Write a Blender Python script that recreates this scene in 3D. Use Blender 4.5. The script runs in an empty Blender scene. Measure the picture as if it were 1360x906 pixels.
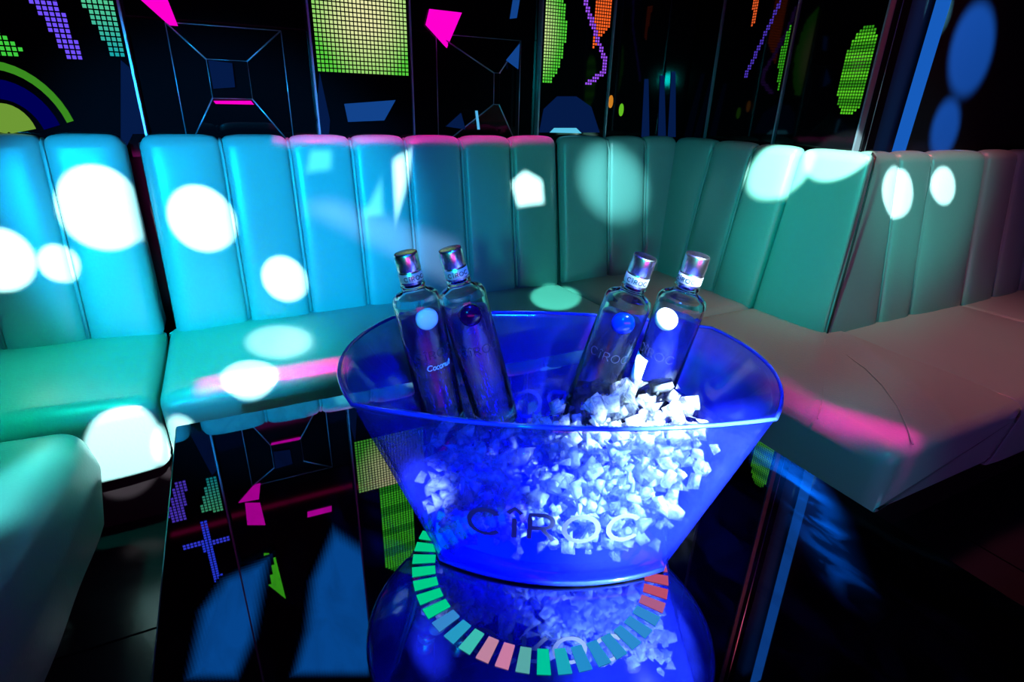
import bpy, bmesh, math, random
from mathutils import Vector, Matrix
random.seed(7)
sc = bpy.context.scene
C = sc.collection

# ------------------------------------------------------------------ camera
M = Matrix(((0.8937, 0.1513, -0.4206), (-0.4460, 0.3599, -0.8195), (0.0270, 0.9207, 0.3894)))
H = 1.05
F = 742.0
cd = bpy.data.cameras.new('camera'); cam = bpy.data.objects.new('camera', cd); C.objects.link(cam)
cd.sensor_fit = 'HORIZONTAL'; cd.sensor_width = 36; cd.lens = 36 * F / 1360
cd.clip_start = 0.02
q = M.to_quaternion(); q.normalize()
cam.matrix_world = Matrix.Translation((0, 0, H)) @ q.to_matrix().to_4x4()
sc.camera = cam

# ------------------------------------------------------------------ world, view
w = bpy.data.worlds.new('world'); sc.world = w; w.use_nodes = True
w.node_tree.nodes['Background'].inputs[0].default_value = (0.0, 0.01, 0.03, 1)
w.node_tree.nodes['Background'].inputs[1].default_value = 0.15
vs = sc.view_settings
sc.display_settings.display_device = 'sRGB'
vs.view_transform = 'Standard'; vs.look = 'None'; vs.exposure = 0.0; vs.gamma = 1.0; vs.use_curve_mapping = False
sc.cycles.use_denoising = True
sc.cycles.max_bounces = 14; sc.cycles.transmission_bounces = 12; sc.cycles.glossy_bounces = 5
sc.cycles.diffuse_bounces = 3; sc.cycles.transparent_max_bounces = 24
sc.cycles.sample_clamp_indirect = 6.0
sc.cycles.caustics_refractive = False; sc.cycles.caustics_reflective = False

# points measured in the venue: a sight line met with a plane of the room
def ray(x, y): return M @ Vector(((x - 680) / F, (453 - y) / F, -1.0))
def on_z(x, y, z):
    r = ray(x, y); return Vector((0, 0, H)) + r * ((z - H) / r.z)
def on_y(x, y, Y):
    r = ray(x, y); return Vector((0, 0, H)) + r * (Y / r.y)
def on_x(x, y, X):
    r = ray(x, y); return Vector((0, 0, H)) + r * (X / r.x)
YW = 2.02        # back wall
XW = 1.85        # right wall
ZT = 0.45        # table top
def mirror_on_wall(x, y, Y=YW):   # where the table top mirrors the back wall
    p = on_z(x, y, ZT); r = ray(x, y); r.z = -r.z
    return p + r * ((Y - p.y) / r.y)

# ------------------------------------------------------------------ lights
def aim(o, src, dst):
    o.location = src
    d = Vector(dst) - Vector(src)
    o.rotation_euler = d.to_track_quat('-Z', 'Y').to_euler()
def spot(name, src, dst, power, col, rad=None, ang=None, blend=0.2, size=0.02):
    l = bpy.data.lights.new(name, 'SPOT'); o = bpy.data.objects.new(name, l); C.objects.link(o)
    aim(o, src, dst)
    dist = (Vector(dst) - Vector(src)).length
    l.spot_size = ang if ang else 2 * math.atan(rad / dist)
    l.spot_blend = blend; l.energy = 1.66 * power * dist * dist; l.color = col; l.shadow_soft_size = size
    return o
def area(name, src, dst, power, col, sx, sy):
    l = bpy.data.lights.new(name, 'AREA'); o = bpy.data.objects.new(name, l); C.objects.link(o)
    l.shape = 'RECTANGLE'; l.size = sx; l.size_y = sy; l.energy = power; l.color = col
    aim(o, src, dst); return o
def gobo(name, src, pts, power, col, size=0.004):
    """a beam cut to a polygon by a metal stencil in the lamp (pts: where its corners land)"""
    c = sum((Vector(p) for p in pts), Vector()) / len(pts)
    rad = max((Vector(p) - c).length for p in pts) * 1.3
    o = spot(name, src, c, power, col, rad=rad, blend=0.0, size=size)
    bpy.context.view_layer.update()
    inv = (Matrix.Translation(Vector(src)) @ o.rotation_euler.to_matrix().to_4x4()).inverted()
    pp = []
    for p in pts:
        v = inv @ Vector(p); pp.append((v.x / -v.z, v.y / -v.z))
    A = sum(pp[i][0] * pp[(i + 1) % len(pp)][1] - pp[(i + 1) % len(pp)][0] * pp[i][1] for i in range(len(pp)))
    if A < 0: pp.reverse()
    l = o.data; l.use_nodes = True; nt = l.node_tree
    em = next(n for n in nt.nodes if n.type == 'EMISSION')
    tc = nt.nodes.new('ShaderNodeTexCoord'); last = None
    for i in range(len(pp)):
        a, b = Vector(pp[i]), Vector(pp[(i + 1) % len(pp)])
        n = Vector((-(b - a).y, (b - a).x)); n.normalize(); k = n.dot(a)
        # inside when n.(x,y) > k with x = X/-Z
        dp = nt.nodes.new('ShaderNodeVectorMath'); dp.operation = 'DOT_PRODUCT'
        nt.links.new(tc.outputs['Normal'], dp.inputs[0]); dp.inputs[1].default_value = (n.x, n.y, k)
        gt = nt.nodes.new('ShaderNodeMath'); gt.operation = 'MULTIPLY_ADD'
        nt.links.new(dp.outputs['Value'], gt.inputs[0]); gt.inputs[1].default_value = 150.0; gt.inputs[2].default_value = 0.5
        gt.use_clamp = True
        if last is None: last = gt
        else:
            mu = nt.nodes.new('ShaderNodeMath'); mu.operation = 'MULTIPLY'
            nt.links.new(last.outputs[0], mu.inputs[0]); nt.links.new(gt.outputs[0], mu.inputs[1]); last = mu
    nt.links.new(last.outputs[0], em.inputs['Strength'])
    return o

CYAN = (0.02, 0.60, 1.0); TEAL = (0.0, 0.75, 0.62); GREEN = (0.0, 1.0, 0.55); WHITE = (1.0, 0.85, 0.9)
RED = (1.0, 0.10, 0.14); MAG = (1.0, 0.0, 0.20); BLUE = (0.0, 0.05, 1.0)
KEY = (-1.3, -1.6, 1.62)
spot('cyan_wash', KEY, (0.02, 1.9, 0.70), 62, (0.0, 0.45, 1.0), rad=0.60, blend=0.55, size=0.04)
spot('cyan_side_wash', (-1.6, -1.0, 1.9), (-0.75, 1.9, 0.72), 3.5, (0.0, 0.45, 0.9), rad=0.6, blend=0.8, size=0.04)
spot('blue_wash', (-0.6, -1.5, 2.1), (0.55, 1.9, 0.62), 10, (0.0, 0.22, 1.0), rad=0.5, blend=0.9, size=0.04)
spot('teal_fill', (-0.9, -1.3, 1.35), (1.2, 1.6, 0.75), 7, (0.0, 0.85, 0.80), rad=0.75, blend=0.7, size=0.06)
spot('teal_wash', (-0.7, 0.3, 1.9), (1.74, 1.18, 0.66), 17, (0.0, 0.92, 0.78), rad=0.40, blend=0.8, size=0.06)
spot('red_wash', (1.95, 0.92, 2.7), (1.95, 0.95, 0.4), 22, (1.0, 0.13, 0.15), rad=1.15, blend=0.9, size=0.15)
spot('green_wash', (-0.5, 0.9, 2.6), (-0.25, 1.55, 0.4), 26, (0.0, 1.0, 0.66), rad=0.55, blend=0.7, size=0.05)
spot('teal_inner_wash', (1.6, -1.3, 1.9), (2.12, 1.08, 0.86), 13, (0.0, 0.92, 0.85), rad=0.42, blend=0.9, size=0.08)
spot('teal_low_wash', (-0.2, -0.6, 1.7), (1.2, 0.62, 0.28), 7, (0.0, 0.55, 0.8), rad=0.26, blend=0.8, size=0.05)
spot('bucket_wash', (0.15, -0.25, 2.65), (0.40, 0.62, 0.58), 85, (0.0, 0.04, 1.0), rad=0.33, blend=0.5, size=0.05)
area('magenta_tube', (0.6, 0.2, 2.7), (0.6, 1.6, 0.7), 1.2, MAG, 2.6, 0.03)
area('blue_fill', (0.3, -1.2, 2.5), (0.6, 1.6, 0.5), 4, (0.0, 0.12, 1.0), 1.6, 1.2)
def back_pt(x, y): return on_y(x, y, 1.88)
S1 = (-0.55, -0.6, 2.45); S2 = (0.35, -0.9, 2.5)
def disc(name, src, p, rad, power=210, col=WHITE, blend=0.12):
    spot(name, src, p, power, col, rad=rad, blend=blend, size=0.008)
disc('beam', S1, back_pt(130, 272), 0.105)
disc('beam', S1, back_pt(266, 288), 0.088)
disc('beam', S1, back_pt(380, 374), 0.066)
disc('beam', S1, back_pt(0, 345), 0.075)
disc('beam', S1, back_pt(78, 350), 0.046)
disc('beam', S2, on_z(370, 455, 0.39), 0.10, 110, blend=0.6)
disc('beam', S2, on_z(330, 505, 0.37), 0.065, 210)
disc('beam', S2, on_y(165, 592, 1.40), 0.078, 210)
disc('beam', S2, on_y(232, 585, 1.40), 0.05, 210)
disc('beam', S1, back_pt(815, 240), 0.17, 55, (0.45, 0.95, 1.0), blend=0.95)
disc('beam', S1, on_x(1035, 225, 1.73), 0.11, 190, (0.7, 1.0, 0.85), blend=0.5)
disc('beam', S1, on_z(1112, 210, 0.92), 0.10, 190, (0.7, 1.0, 0.85), blend=0.3)
disc('beam', S2, on_y(1200, 248, 1.07), 0.07, 210)
disc('beam', S2, on_y(1262, 240, 1.07), 0.055, 210)
disc('beam', S1, on_z(738, 395, 0.39), 0.10, 80, (0.3, 1.0, 0.8), blend=0.3)
gobo('stencil_beam', (-0.9, -0.3, 2.5), [on_z(*p, 0.395) for p in ((70, 590), (95, 592), (30, 690), (-30, 720), (-20, 650))], 55, (0.25, 0.95, 1.0), size=0.03)
gobo('magenta_blade', (0.3, 0.3, 2.7), [on_z(*p, 0.385) for p in ((262, 507), (462, 479), (462, 490), (262, 522))], 170, MAG, size=0.012)
gobo('magenta_blade', (0.5, 0.9, 2.7), [(0.16, 1.925, 0.93), (1.14, 1.925, 0.93), (1.14, 1.975, 0.93), (0.16, 1.975, 0.93)], 90, MAG, size=0.012)
gobo('magenta_blade', (0.9, -0.1, 2.7), [on_z(*p, 0.385) for p in ((1075, 538), (1216, 578), (1216, 600), (1078, 566))], 110, MAG, size=0.03)
gobo('magenta_blade', (0.9, -0.1, 2.7), [on_z(*p, 0.385) for p in ((1030, 505), (1079, 540), (1079, 564), (1034, 535))], 70, MAG, size=0.05)
for qd in (((1000, 588), (1062, 622), (1102, 682), (1040, 655)), ((1062, 622), (1106, 687), (1134, 785), (1070, 712))):
    gobo('blue_table_beam', (0.9, -0.6, 2.6), [on_z(*p, ZT) for p in qd], 2200, (0.0, 0.16, 1.0), size=0.03)
gobo('stencil_beam', S2, [back_pt(*p) for p in ((682, 238), (700, 222), (722, 236), (723, 268), (690, 272))], 210, WHITE)
gobo('stencil_beam', S1, [back_pt(*p) for p in ((520, 205), (541, 190), (541, 225), (526, 284))], 210, WHITE)
gobo('stencil_beam', S1, [back_pt(*p) for p in ((504, 235), (508, 284), (482, 284))], 50, (0.4, 0.95, 1))
gobo('stencil_beam', S1, [back_pt(*p) for p in ((408, 190), (436, 190), (436, 218), (404, 222))], 45, (0.3, 1.0, 0.9))
gobo('stencil_beam', S2, [back_pt(*p) for p in ((400, 272), (440, 262), (610, 325), (600, 385))], 26, (0.6, 0.5, 1.0), size=0.03)
spot('ice_beam', (0.75, 0.1, 2.4), (0.505, 0.50, 0.57), 420, (0.80, 0.97, 1.0), rad=0.09, blend=0.35, size=0.01)
spot('bottle_beam', (0.5, -0.9, 2.2), (0.565, 0.59, 0.72), 380, (0.75, 0.97, 1.0), rad=0.11, blend=0.5, size=0.05)
spot('ice_side_beam', (-0.5, -0.8, 1.9), on_z(572, 655, 0.53), 330, (0.8, 0.9, 1.0), rad=0.04, blend=0.6, size=0.01)
spot('ice_front_beam', (0.75, -0.95, 1.9), (0.425, 0.475, 0.57), 950, (0.70, 0.97, 1.0), rad=0.12, blend=0.6, size=0.02)

# ------------------------------------------------------------------ materials
def mat(name):
    m = bpy.data.materials.new(name); m.use_nodes = True; nt = m.node_tree; nt.nodes.clear()
    out = nt.nodes.new('ShaderNodeOutputMaterial'); return m, nt, out
def principled(name, col, rough=0.5, metal=0.0, ior=1.45, bump=None, trans=0.0, coat=0.0, spec=0.5):
    m, nt, out = mat(name); b = nt.nodes.new('ShaderNodeBsdfPrincipled')
    b.inputs['Base Color'].default_value = (*col, 1); b.inputs['Roughness'].default_value = rough
    b.inputs['Metallic'].default_value = metal; b.inputs['IOR'].default_value = ior
    b.inputs['Transmission Weight'].default_value = trans; b.inputs['Coat Weight'].default_value = coat
    b.inputs['Specular IOR Level'].default_value = spec
    nt.links.new(b.outputs[0], out.inputs[0])
    if bump:
        scale, strength, dist = bump
        t = nt.nodes.new('ShaderNodeTexNoise'); t.inputs['Scale'].default_value = scale; t.inputs['Detail'].default_value = 4
        g = nt.nodes.new('ShaderNodeTexCoord'); nt.links.new(g.outputs['Object'], t.inputs['Vector'])
        bp = nt.nodes.new('ShaderNodeBump'); bp.inputs['Strength'].default_value = strength; bp.inputs['Distance'].default_value = dist
        nt.links.new(t.outputs['Fac'], bp.inputs['Height']); nt.links.new(bp.outputs[0], b.inputs['Normal'])
    return m
def emit(name, col, s):
    m, nt, out = mat(name); e = nt.nodes.new('ShaderNodeEmission')
    e.inputs[0].default_value = (*col, 1); e.inputs[1].default_value = s; nt.links.new(e.outputs[0], out.inputs[0]); return m

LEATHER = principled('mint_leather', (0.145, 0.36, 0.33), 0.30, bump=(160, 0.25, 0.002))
PIPING = principled('dark_piping', (0.02, 0.02, 0.022), 0.4)
PLINTH = principled('black_plinth', (0.006, 0.006, 0.007), 0.4)
BLACKGLASS = principled('black_glass', (0.002, 0.002, 0.003), 0.05, spec=0.35)
STEEL = principled('blued_steel_trim', (0.35, 0.42, 0.55), 0.35, metal=0.8)
WALLM = principled('black_wall', (0.004, 0.004, 0.006), 0.35)
TILE = principled('black_floor_tile', (0.010, 0.010, 0.013), 0.22, bump=(14, 0.15, 0.004))
GROUT = principled('dark_grout', (0.03, 0.03, 0.035), 0.7)
def table_mat():
    m, nt, out = mat('dark_mirror')
    g = nt.nodes.new('ShaderNodeBsdfGlossy'); g.inputs[0].default_value = (0.36, 0.38, 0.42, 1)
    d = nt.nodes.new('ShaderNodeBsdfDiffuse'); d.inputs[0].default_value = (0.04, 0.04, 0.045, 1)
    tc = nt.nodes.new('ShaderNodeTexCoord')
    mp = nt.nodes.new('ShaderNodeMapping'); mp.inputs['Scale'].default_value = (9, 3, 1); mp.inputs['Rotation'].default_value = (0, 0, 0.9)
    n = nt.nodes.new('ShaderNodeTexNoise'); n.inputs['Scale'].default_value = 2.2; n.inputs['Detail'].default_value = 6; n.inputs['Distortion'].default_value = 1.5
    nt.links.new(tc.outputs['Object'], mp.inputs[0]); nt.links.new(mp.outputs[0], n.inputs['Vector'])
    mr = nt.nodes.new('ShaderNodeMapRange'); mr.inputs[1].default_value = 0.45; mr.inputs[2].default_value = 0.75; mr.inputs[3].default_value = 0.02; mr.inputs[4].default_value = 0.16
    nt.links.new(n.outputs['Fac'], mr.inputs[0])
    mr2 = nt.nodes.new('ShaderNodeMapRange'); mr2.inputs[1].default_value = 0.45; mr2.inputs[2].default_value = 0.8; mr2.inputs[3].default_value = 0.02; mr2.inputs[4].default_value = 0.35
    nt.links.new(n.outputs['Fac'], mr2.inputs[0])
    mx = nt.nodes.new('ShaderNodeMixShader'); nt.links.new(mr2.outputs[0], mx.inputs[0])
    nt.links.new(g.outputs[0], mx.inputs[1]); nt.links.new(d.outputs[0], mx.inputs[2])
    g.inputs['Roughness'].default_value = 0.015
    nt.links.new(mx.outputs[0], out.inputs[0]); return m
TABLE = table_mat()
def facing(nt, lo, hi):      # reflectance rising towards grazing view, alike on both sides of a thin wall
    lw = nt.nodes.new('ShaderNodeLayerWeight'); lw.inputs[0].default_value = 0.5
    pw = nt.nodes.new('ShaderNodeMath'); pw.operation = 'POWER'; pw.inputs[1].default_value = 4
    nt.links.new(lw.outputs['Facing'], pw.inputs[0])
    mr = nt.nodes.new('ShaderNodeMapRange'); mr.inputs[3].default_value = lo; mr.inputs[4].default_value = hi
    nt.links.new(pw.outputs[0], mr.inputs[0]); return mr
def acrylic():
    m, nt, out = mat('blue_lit_acrylic')
    t = nt.nodes.new('ShaderNodeBsdfTransparent'); t.inputs[0].default_value = (0.80, 0.87, 1, 1)
    tl = nt.nodes.new('ShaderNodeBsdfTranslucent'); tl.inputs[0].default_value = (0.03, 0.06, 0.95, 1)
    df = nt.nodes.new('ShaderNodeBsdfDiffuse'); df.inputs[0].default_value = (0.015, 0.03, 0.9, 1)
    gl = nt.nodes.new('ShaderNodeBsdfGlossy'); gl.inputs['Roughness'].default_value = 0.03; gl.inputs[0].default_value = (0.9, 0.95, 1, 1)
    a = nt.nodes.new('ShaderNodeMixShader'); a.inputs[0].default_value = 0.4
    nt.links.new(tl.outputs[0], a.inputs[1]); nt.links.new(df.outputs[0], a.inputs[2])
    b = nt.nodes.new('ShaderNodeMixShader')
    n = nt.nodes.new('ShaderNodeTexNoise'); n.inputs['Scale'].default_value = 9; n.inputs['Detail'].default_value = 4
    tc = nt.nodes.new('ShaderNodeTexCoord'); nt.links.new(tc.outputs['Object'], n.inputs['Vector'])
    mr = nt.nodes.new('ShaderNodeMapRange'); mr.inputs[1].default_value = 0.35; mr.inputs[2].default_value = 0.7; mr.inputs[3].default_value = 0.15; mr.inputs[4].default_value = 0.42
    nt.links.new(n.outputs['Fac'], mr.inputs[0]); nt.links.new(mr.outputs[0], b.inputs[0])
    nt.links.new(t.outputs[0], b.inputs[1]); nt.links.new(a.outputs[0], b.inputs[2])
    lw = facing(nt, 0.05, 0.55)
    c = nt.nodes.new('ShaderNodeMixShader'); nt.links.new(lw.outputs[0], c.inputs[0])
    nt.links.new(b.outputs[0], c.inputs[1]); nt.links.new(gl.outputs[0], c.inputs[2])
    nt.links.new(c.outputs[0], out.inputs[0]); return m
ACRYLIC = acrylic()
def ice_mat():
    m, nt, out = mat('melting_ice')
    t = nt.nodes.new('ShaderNodeBsdfTransparent'); t.inputs[0].default_value = (0.93, 0.97, 1, 1)
    tl = nt.nodes.new('ShaderNodeBsdfTranslucent'); tl.inputs[0].default_value = (0.86, 0.93, 1, 1)
    df = nt.nodes.new('ShaderNodeBsdfDiffuse'); df.inputs[0].default_value = (0.86, 0.93, 1, 1)
    gl = nt.nodes.new('ShaderNodeBsdfGlossy'); gl.inputs['Roughness'].default_value = 0.06
    a = nt.nodes.new('ShaderNodeMixShader'); a.inputs[0].default_value = 0.5
    nt.links.new(tl.outputs[0], a.inputs[1]); nt.links.new(df.outputs[0], a.inputs[2])
    gs = nt.nodes.new('ShaderNodeBsdfGlass'); gs.inputs['IOR'].default_value = 1.25; gs.inputs['Roughness'].default_value = 0.08
    tg = nt.nodes.new('ShaderNodeMixShader'); tg.inputs[0].default_value = 0.4
    nt.links.new(t.outputs[0], tg.inputs[1]); nt.links.new(gs.outputs[0], tg.inputs[2])
    nz = nt.nodes.new('ShaderNodeTexNoise'); nz.inputs['Scale'].default_value = 60; nz.inputs['Detail'].default_value = 3
    tc = nt.nodes.new('ShaderNodeTexCoord'); nt.links.new(tc.outputs['Object'], nz.inputs['Vector'])
    mr0 = nt.nodes.new('ShaderNodeMapRange'); mr0.inputs[1].default_value = 0.35; mr0.inputs[2].default_value = 0.65; mr0.inputs[3].default_value = 0.15; mr0.inputs[4].default_value = 0.75
    nt.links.new(nz.outputs['Fac'], mr0.inputs[0])
    b = nt.nodes.new('ShaderNodeMixShader'); nt.links.new(mr0.outputs[0], b.inputs[0])
    nt.links.new(tg.outputs[0], b.inputs[1]); nt.links.new(a.outputs[0], b.inputs[2])
    bp = nt.nodes.new('ShaderNodeBump'); bp.inputs['Strength'].default_value = 0.6; bp.inputs['Distance'].default_value = 0.004
    nt.links.new(nz.outputs['Fac'], bp.inputs['Height'])
    for k in (gs, df, gl): nt.links.new(bp.outputs[0], k.inputs['Normal'])
    fr = facing(nt, 0.06, 0.5)
    c = nt.nodes.new('ShaderNodeMixShader'); nt.links.new(fr.outputs[0], c.inputs[0])
    nt.links.new(b.outputs[0], c.inputs[1]); nt.links.new(gl.outputs[0], c.inputs[2])
    nt.links.new(c.outputs[0], out.inputs[0]); return m
ICE = ice_mat()
def glass(name, col, ior=1.47, rough=0.0):
    m, nt, out = mat(name); g = nt.nodes.new('ShaderNodeBsdfGlass')
    g.inputs[0].default_value = (*col, 1); g.inputs['IOR'].default_value = ior; g.inputs['Roughness'].default_value = rough
    nt.links.new(g.outputs[0], out.inputs[0]); return m
GLASS = glass('clear_bottle_glass', (0.97, 0.99, 1.0), 1.45)
def spirit_mat():
    m, nt, out = mat('clear_spirit')
    t = nt.nodes.new('ShaderNodeBsdfTransparent'); t.inputs[0].default_value = (0.95, 0.98, 1, 1)
    g = nt.nodes.new('ShaderNodeBsdfGlass'); g.inputs['IOR'].default_value = 1.16
    c = nt.nodes.new('ShaderNodeMixShader'); c.inputs[0].default_value = 0.6
    nt.links.new(t.outputs[0], c.inputs[1]); nt.links.new(g.outputs[0], c.inputs[2]); nt.links.new(c.outputs[0], out.inputs[0]); return m
SPIRIT = spirit_mat()
CAP = principled('brushed_silver_cap', (0.85, 0.85, 0.88), 0.27, metal=1.0)
BAND = principled('pale_foil_band', (0.75, 0.75, 0.80), 0.35, metal=0.6)
INK = principled('dark_ink', (0.01, 0.015, 0.05), 0.4)
WHITEINK = principled('white_ink', (0.9, 0.92, 1.0), 0.4)
FROST = principled('frosted_lettering', (0.05, 0.065, 0.20), 0.5)
PEARL = principled('pearl_medallion', (0.8, 0.85, 0.9), 0.18)
GRAPE = principled('dark_purple_medallion', (0.02, 0.0, 0.03), 0.06)
ULTRA = principled('deep_blue_medallion', (0.0, 0.01, 0.45), 0.08)
LEDPLATE = emit('blue_led_plate', (0.0, 0.001, 1.0), 26)
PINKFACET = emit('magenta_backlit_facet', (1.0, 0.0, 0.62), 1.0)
BLUEREFL = emit('blue_painted_reflection', (0.01, 0.09, 0.42), 0.6)  # emissive colour painting blue reflections and beam marks on the glossy panels
DIMREFL = emit('dim_blue_painted_reflection', (0.005, 0.04, 0.24), 0.25)  # fainter reflections, also put into the colour
def led_mat():
    m, nt, out = mat('led_diode'); e = nt.nodes.new('ShaderNodeEmission')
    a = nt.nodes.new('ShaderNodeAttribute'); a.attribute_name = 'tint'
    nt.links.new(a.outputs['Color'], e.inputs[0]); e.inputs[1].default_value = 1.0
    nt.links.new(e.outputs[0], out.inputs[0]); return m
LED = led_mat()

# ------------------------------------------------------------------ helpers
def link(name, me, m=None, parent=None, smooth=False):
    o = bpy.data.objects.new(name, me); C.objects.link(o)
    if m: me.materials.append(m)
    if smooth:
        for p in me.polygons: p.use_smooth = True
    if parent:
        o.parent = parent
        o.matrix_parent_inverse = parent.matrix_world.inverted() if False else Matrix.Identity(4)
    return o
def pydata(name, vv, ff, m=None, parent=None, smooth=False):
    me = bpy.data.meshes.new(name)
    if parent is not None:
        off = parent.get('_o') or (parent.parent.get('_o') if parent.parent else None)
        if off is not None: vv = [(v[0] - off[0], v[1] - off[1], v[2] - off[2]) for v in vv]
    me.from_pydata([tuple(v) for v in vv], [], ff); me.validate(); me.update()
    return link(name, me, m, parent, smooth)
def fix_normals(o):
    bm = bmesh.new(); bm.from_mesh(o.data); bmesh.ops.recalc_face_normals(bm, faces=bm.faces); bm.to_mesh(o.data); bm.free()
def tag(o, label=None, cat=None, group=None, kind=None):
    if label: o['label'] = label
    if cat: o['category'] = cat
    if group: o['group'] = group
    if kind: o['kind'] = kind
    return o
def thing(name, label, cat, loc=(0, 0, 0), group=None):
    o = bpy.data.objects.new(name, None); C.objects.link(o); o.location = loc; o.empty_display_size = 0.05
    o['_o'] = tuple(loc)
    return tag(o, label, cat, group)
def done(o):
    if '_o' in o: del o['_o']
def box(x0, x1, y0, y1, z0, z1):
    vv = [(x, y, z) for z in (z0, z1) for y in (y0, y1) for x in (x0, x1)]
    ff = [(0, 2, 3, 1), (4, 5, 7, 6), (0, 1, 5, 4), (2, 6, 7, 3), (0, 4, 6, 2), (1, 3, 7, 5)]
    return vv, ff
def boxo(name, b, m, parent=None, bev=0.0, seg=2):
    vv, ff = box(*b); o = pydata(name, vv, ff, m, parent)
    if bev:
        bm = bmesh.new(); bm.from_mesh(o.data)
        bmesh.ops.bevel(bm, geom=bm.edges[:], offset=bev, segments=seg, affect='EDGES', profile=0.5)
        bm.to_mesh(o.data); bm.free()
    return o
def round_poly(pts, radii, seg=6):
    out = []; n = len(pts)
    for i in range(n):
        p = Vector(pts[i]); a = Vector(pts[i - 1]); b = Vector(pts[(i + 1) % n]); r = radii[i]
        if r <= 0: out.append(tuple(p)); continue
        da = (a - p).normalized(); db = (b - p).normalized(); ang = da.angle(db)
        t = r / math.tan(ang / 2); c = p + (da + db).normalized() * (r / math.sin(ang / 2))
        s = p + da * t - c; e = p + db * t - c
        a0 = math.atan2(s.y, s.x); a1 = math.atan2(e.y, e.x); d = (a1 - a0 + math.pi) % (2 * math.pi) - math.pi
        for k in range(seg + 1):
            th = a0 + d * k / seg; out.append((c.x + r * math.cos(th), c.y + r * math.sin(th)))
    return out
def subdiv(pts, step=0.06):
    out = []
    for i in range(len(pts)):
        a = Vector(pts[i]); b = Vector(pts[(i + 1) % len(pts)]); k = max(1, int((b - a).length / step))
        for j in range(k): out.append(tuple(a.lerp(b, j / k)))
    return out
def cushion(name, prof, s0, s1, xf, m, parent, er0=0.019, er1=0.019, puff=0.011, n=12, mit0=0.0, mit1=0.0, dref=0.0, wob=0.0):
    prof = subdiv(prof); N = len(prof)
    A = sum(prof[i][0] * prof[(i + 1) % N][1] - prof[(i + 1) % N][0] * prof[i][1] for i in range(N))
    nor = []
    for i in range(N):
        a = Vector(prof[i - 1]); b = Vector(prof[(i + 1) % N]); t = (b - a).normalized()
        nn = Vector((t.y, -t.x)) * (1 if A > 0 else -1); nor.append(nn)
    st = []
    L = s1 - s0
    for k in range(6): st.append(er0 * (1 - math.cos(math.pi / 2 * k / 5)))
    for k in range(1, n): st.append(er0 + (L - er0 - er1) * k / n)
    for k in range(6): st.append(L - er1 * (1 - math.sin(math.pi / 2 * k / 5)) if False else L - er1 * (1 - math.cos(math.pi / 2 * (5 - k) / 5)))
    vv = []
    ph = random.random() * 6
    for s in st:
        e = 0.0
        if s < er0: e = er0 - math.sqrt(max(0, er0 ** 2 - (er0 - s) ** 2))
        if s > L - er1: e = max(e, er1 - math.sqrt(max(0, er1 ** 2 - (s - L + er1) ** 2)))
        u = s / L; bulge = puff * (1 - (2 * u - 1) ** 4)
        for i in range(N):
            wv = wob * math.sin(7 * (s0 + s) + 9 * prof[i][1] + ph) * math.sin(13 * (s0 + s) - 5 * prof[i][0])
            k = bulge - e + wv
            d = prof[i][0] + nor[i].x * k; z = prof[i][1] + nor[i].y * k
            sh = mit0 * (d - dref) * (1 - u) + mit1 * (d - dref) * u
            vv.append(xf(s0 + s + sh, d, z))
    ff = []
    S = len(st)
    for a in range(S - 1):
        for i in range(N):
            j = (i + 1) % N; ff.append((a * N + i, a * N + j, (a + 1) * N + j, (a + 1) * N + i))
    ff.append(tuple(range(N))[::-1]); ff.append(tuple((S - 1) * N + i for i in range(N)))
    o = pydata(name, vv, ff, m, parent, True); fix_normals(o)
    return o
def tube(name, pts, r, m, parent=None, seg=6, closed=False):
    vv = []; ff = []; n = len(pts); pts = [Vector(p) for p in pts]
    for i, p in enumerate(pts):
        a = pts[(i - 1) % n] if (i or closed) else p; b = pts[(i + 1) % n] if (i < n - 1 or closed) else p
        t = (b - a).normalized(); up = Vector((0, 0, 1)) if abs(t.z) < 0.9 else Vector((1, 0, 0))
        x = t.cross(up).normalized(); y = x.cross(t)
        for k in range(seg):
            th = 2 * math.pi * k / seg; vv.append(p + x * (r * math.cos(th)) + y * (r * math.sin(th)))
    for i in range(n if closed else n - 1):
        for k in range(seg):
            k2 = (k + 1) % seg; i2 = (i + 1) % n
            ff.append((i * seg + k, i * seg + k2, i2 * seg + k2, i2 * seg + k))
    if not closed: ff.append(tuple(range(seg))[::-1]); ff.append(tuple((n - 1) * seg + k for k in range(seg)))
    return pydata(name, vv, ff, m, parent, True)
def lathe(name, prof, m, parent, mtx, seg=40, capb=True, capt=True):
    vv = []; ff = []; n = len(prof)
    for (r, z) in prof:
        for k in range(seg):
            th = 2 * math.pi * k / seg; vv.append(mtx @ Vector((r * math.cos(th), r * math.sin(th), z)))
    for i in range(n - 1):
        for k in range(seg):
            k2 = (k + 1) % seg; ff.append((i * seg + k, i * seg + k2, (i + 1) * seg + k2, (i + 1) * seg + k))
    if capb: ff.append(tuple(range(seg))[::-1])
    if capt: ff.append(tuple((n - 1) * seg + k for k in range(seg)))
    o = pydata(name, vv, ff, m, parent, True)
    return o
def slab(name, poly, nrm, th, m, parent):
    """flat polygon given thickness along nrm"""
    nrm = Vector(nrm); n = len(poly); vv = [Vector(p) for p in poly] + [Vector(p) + nrm * th for p in poly]
    ff = [tuple(range(n)), tuple(range(n, 2 * n))[::-1]] + [(i, i + n, (i + 1) % n + n, (i + 1) % n) for i in range(n)]
    o = pydata(name, vv, ff, m, parent); fix_normals(o); return o
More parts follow.
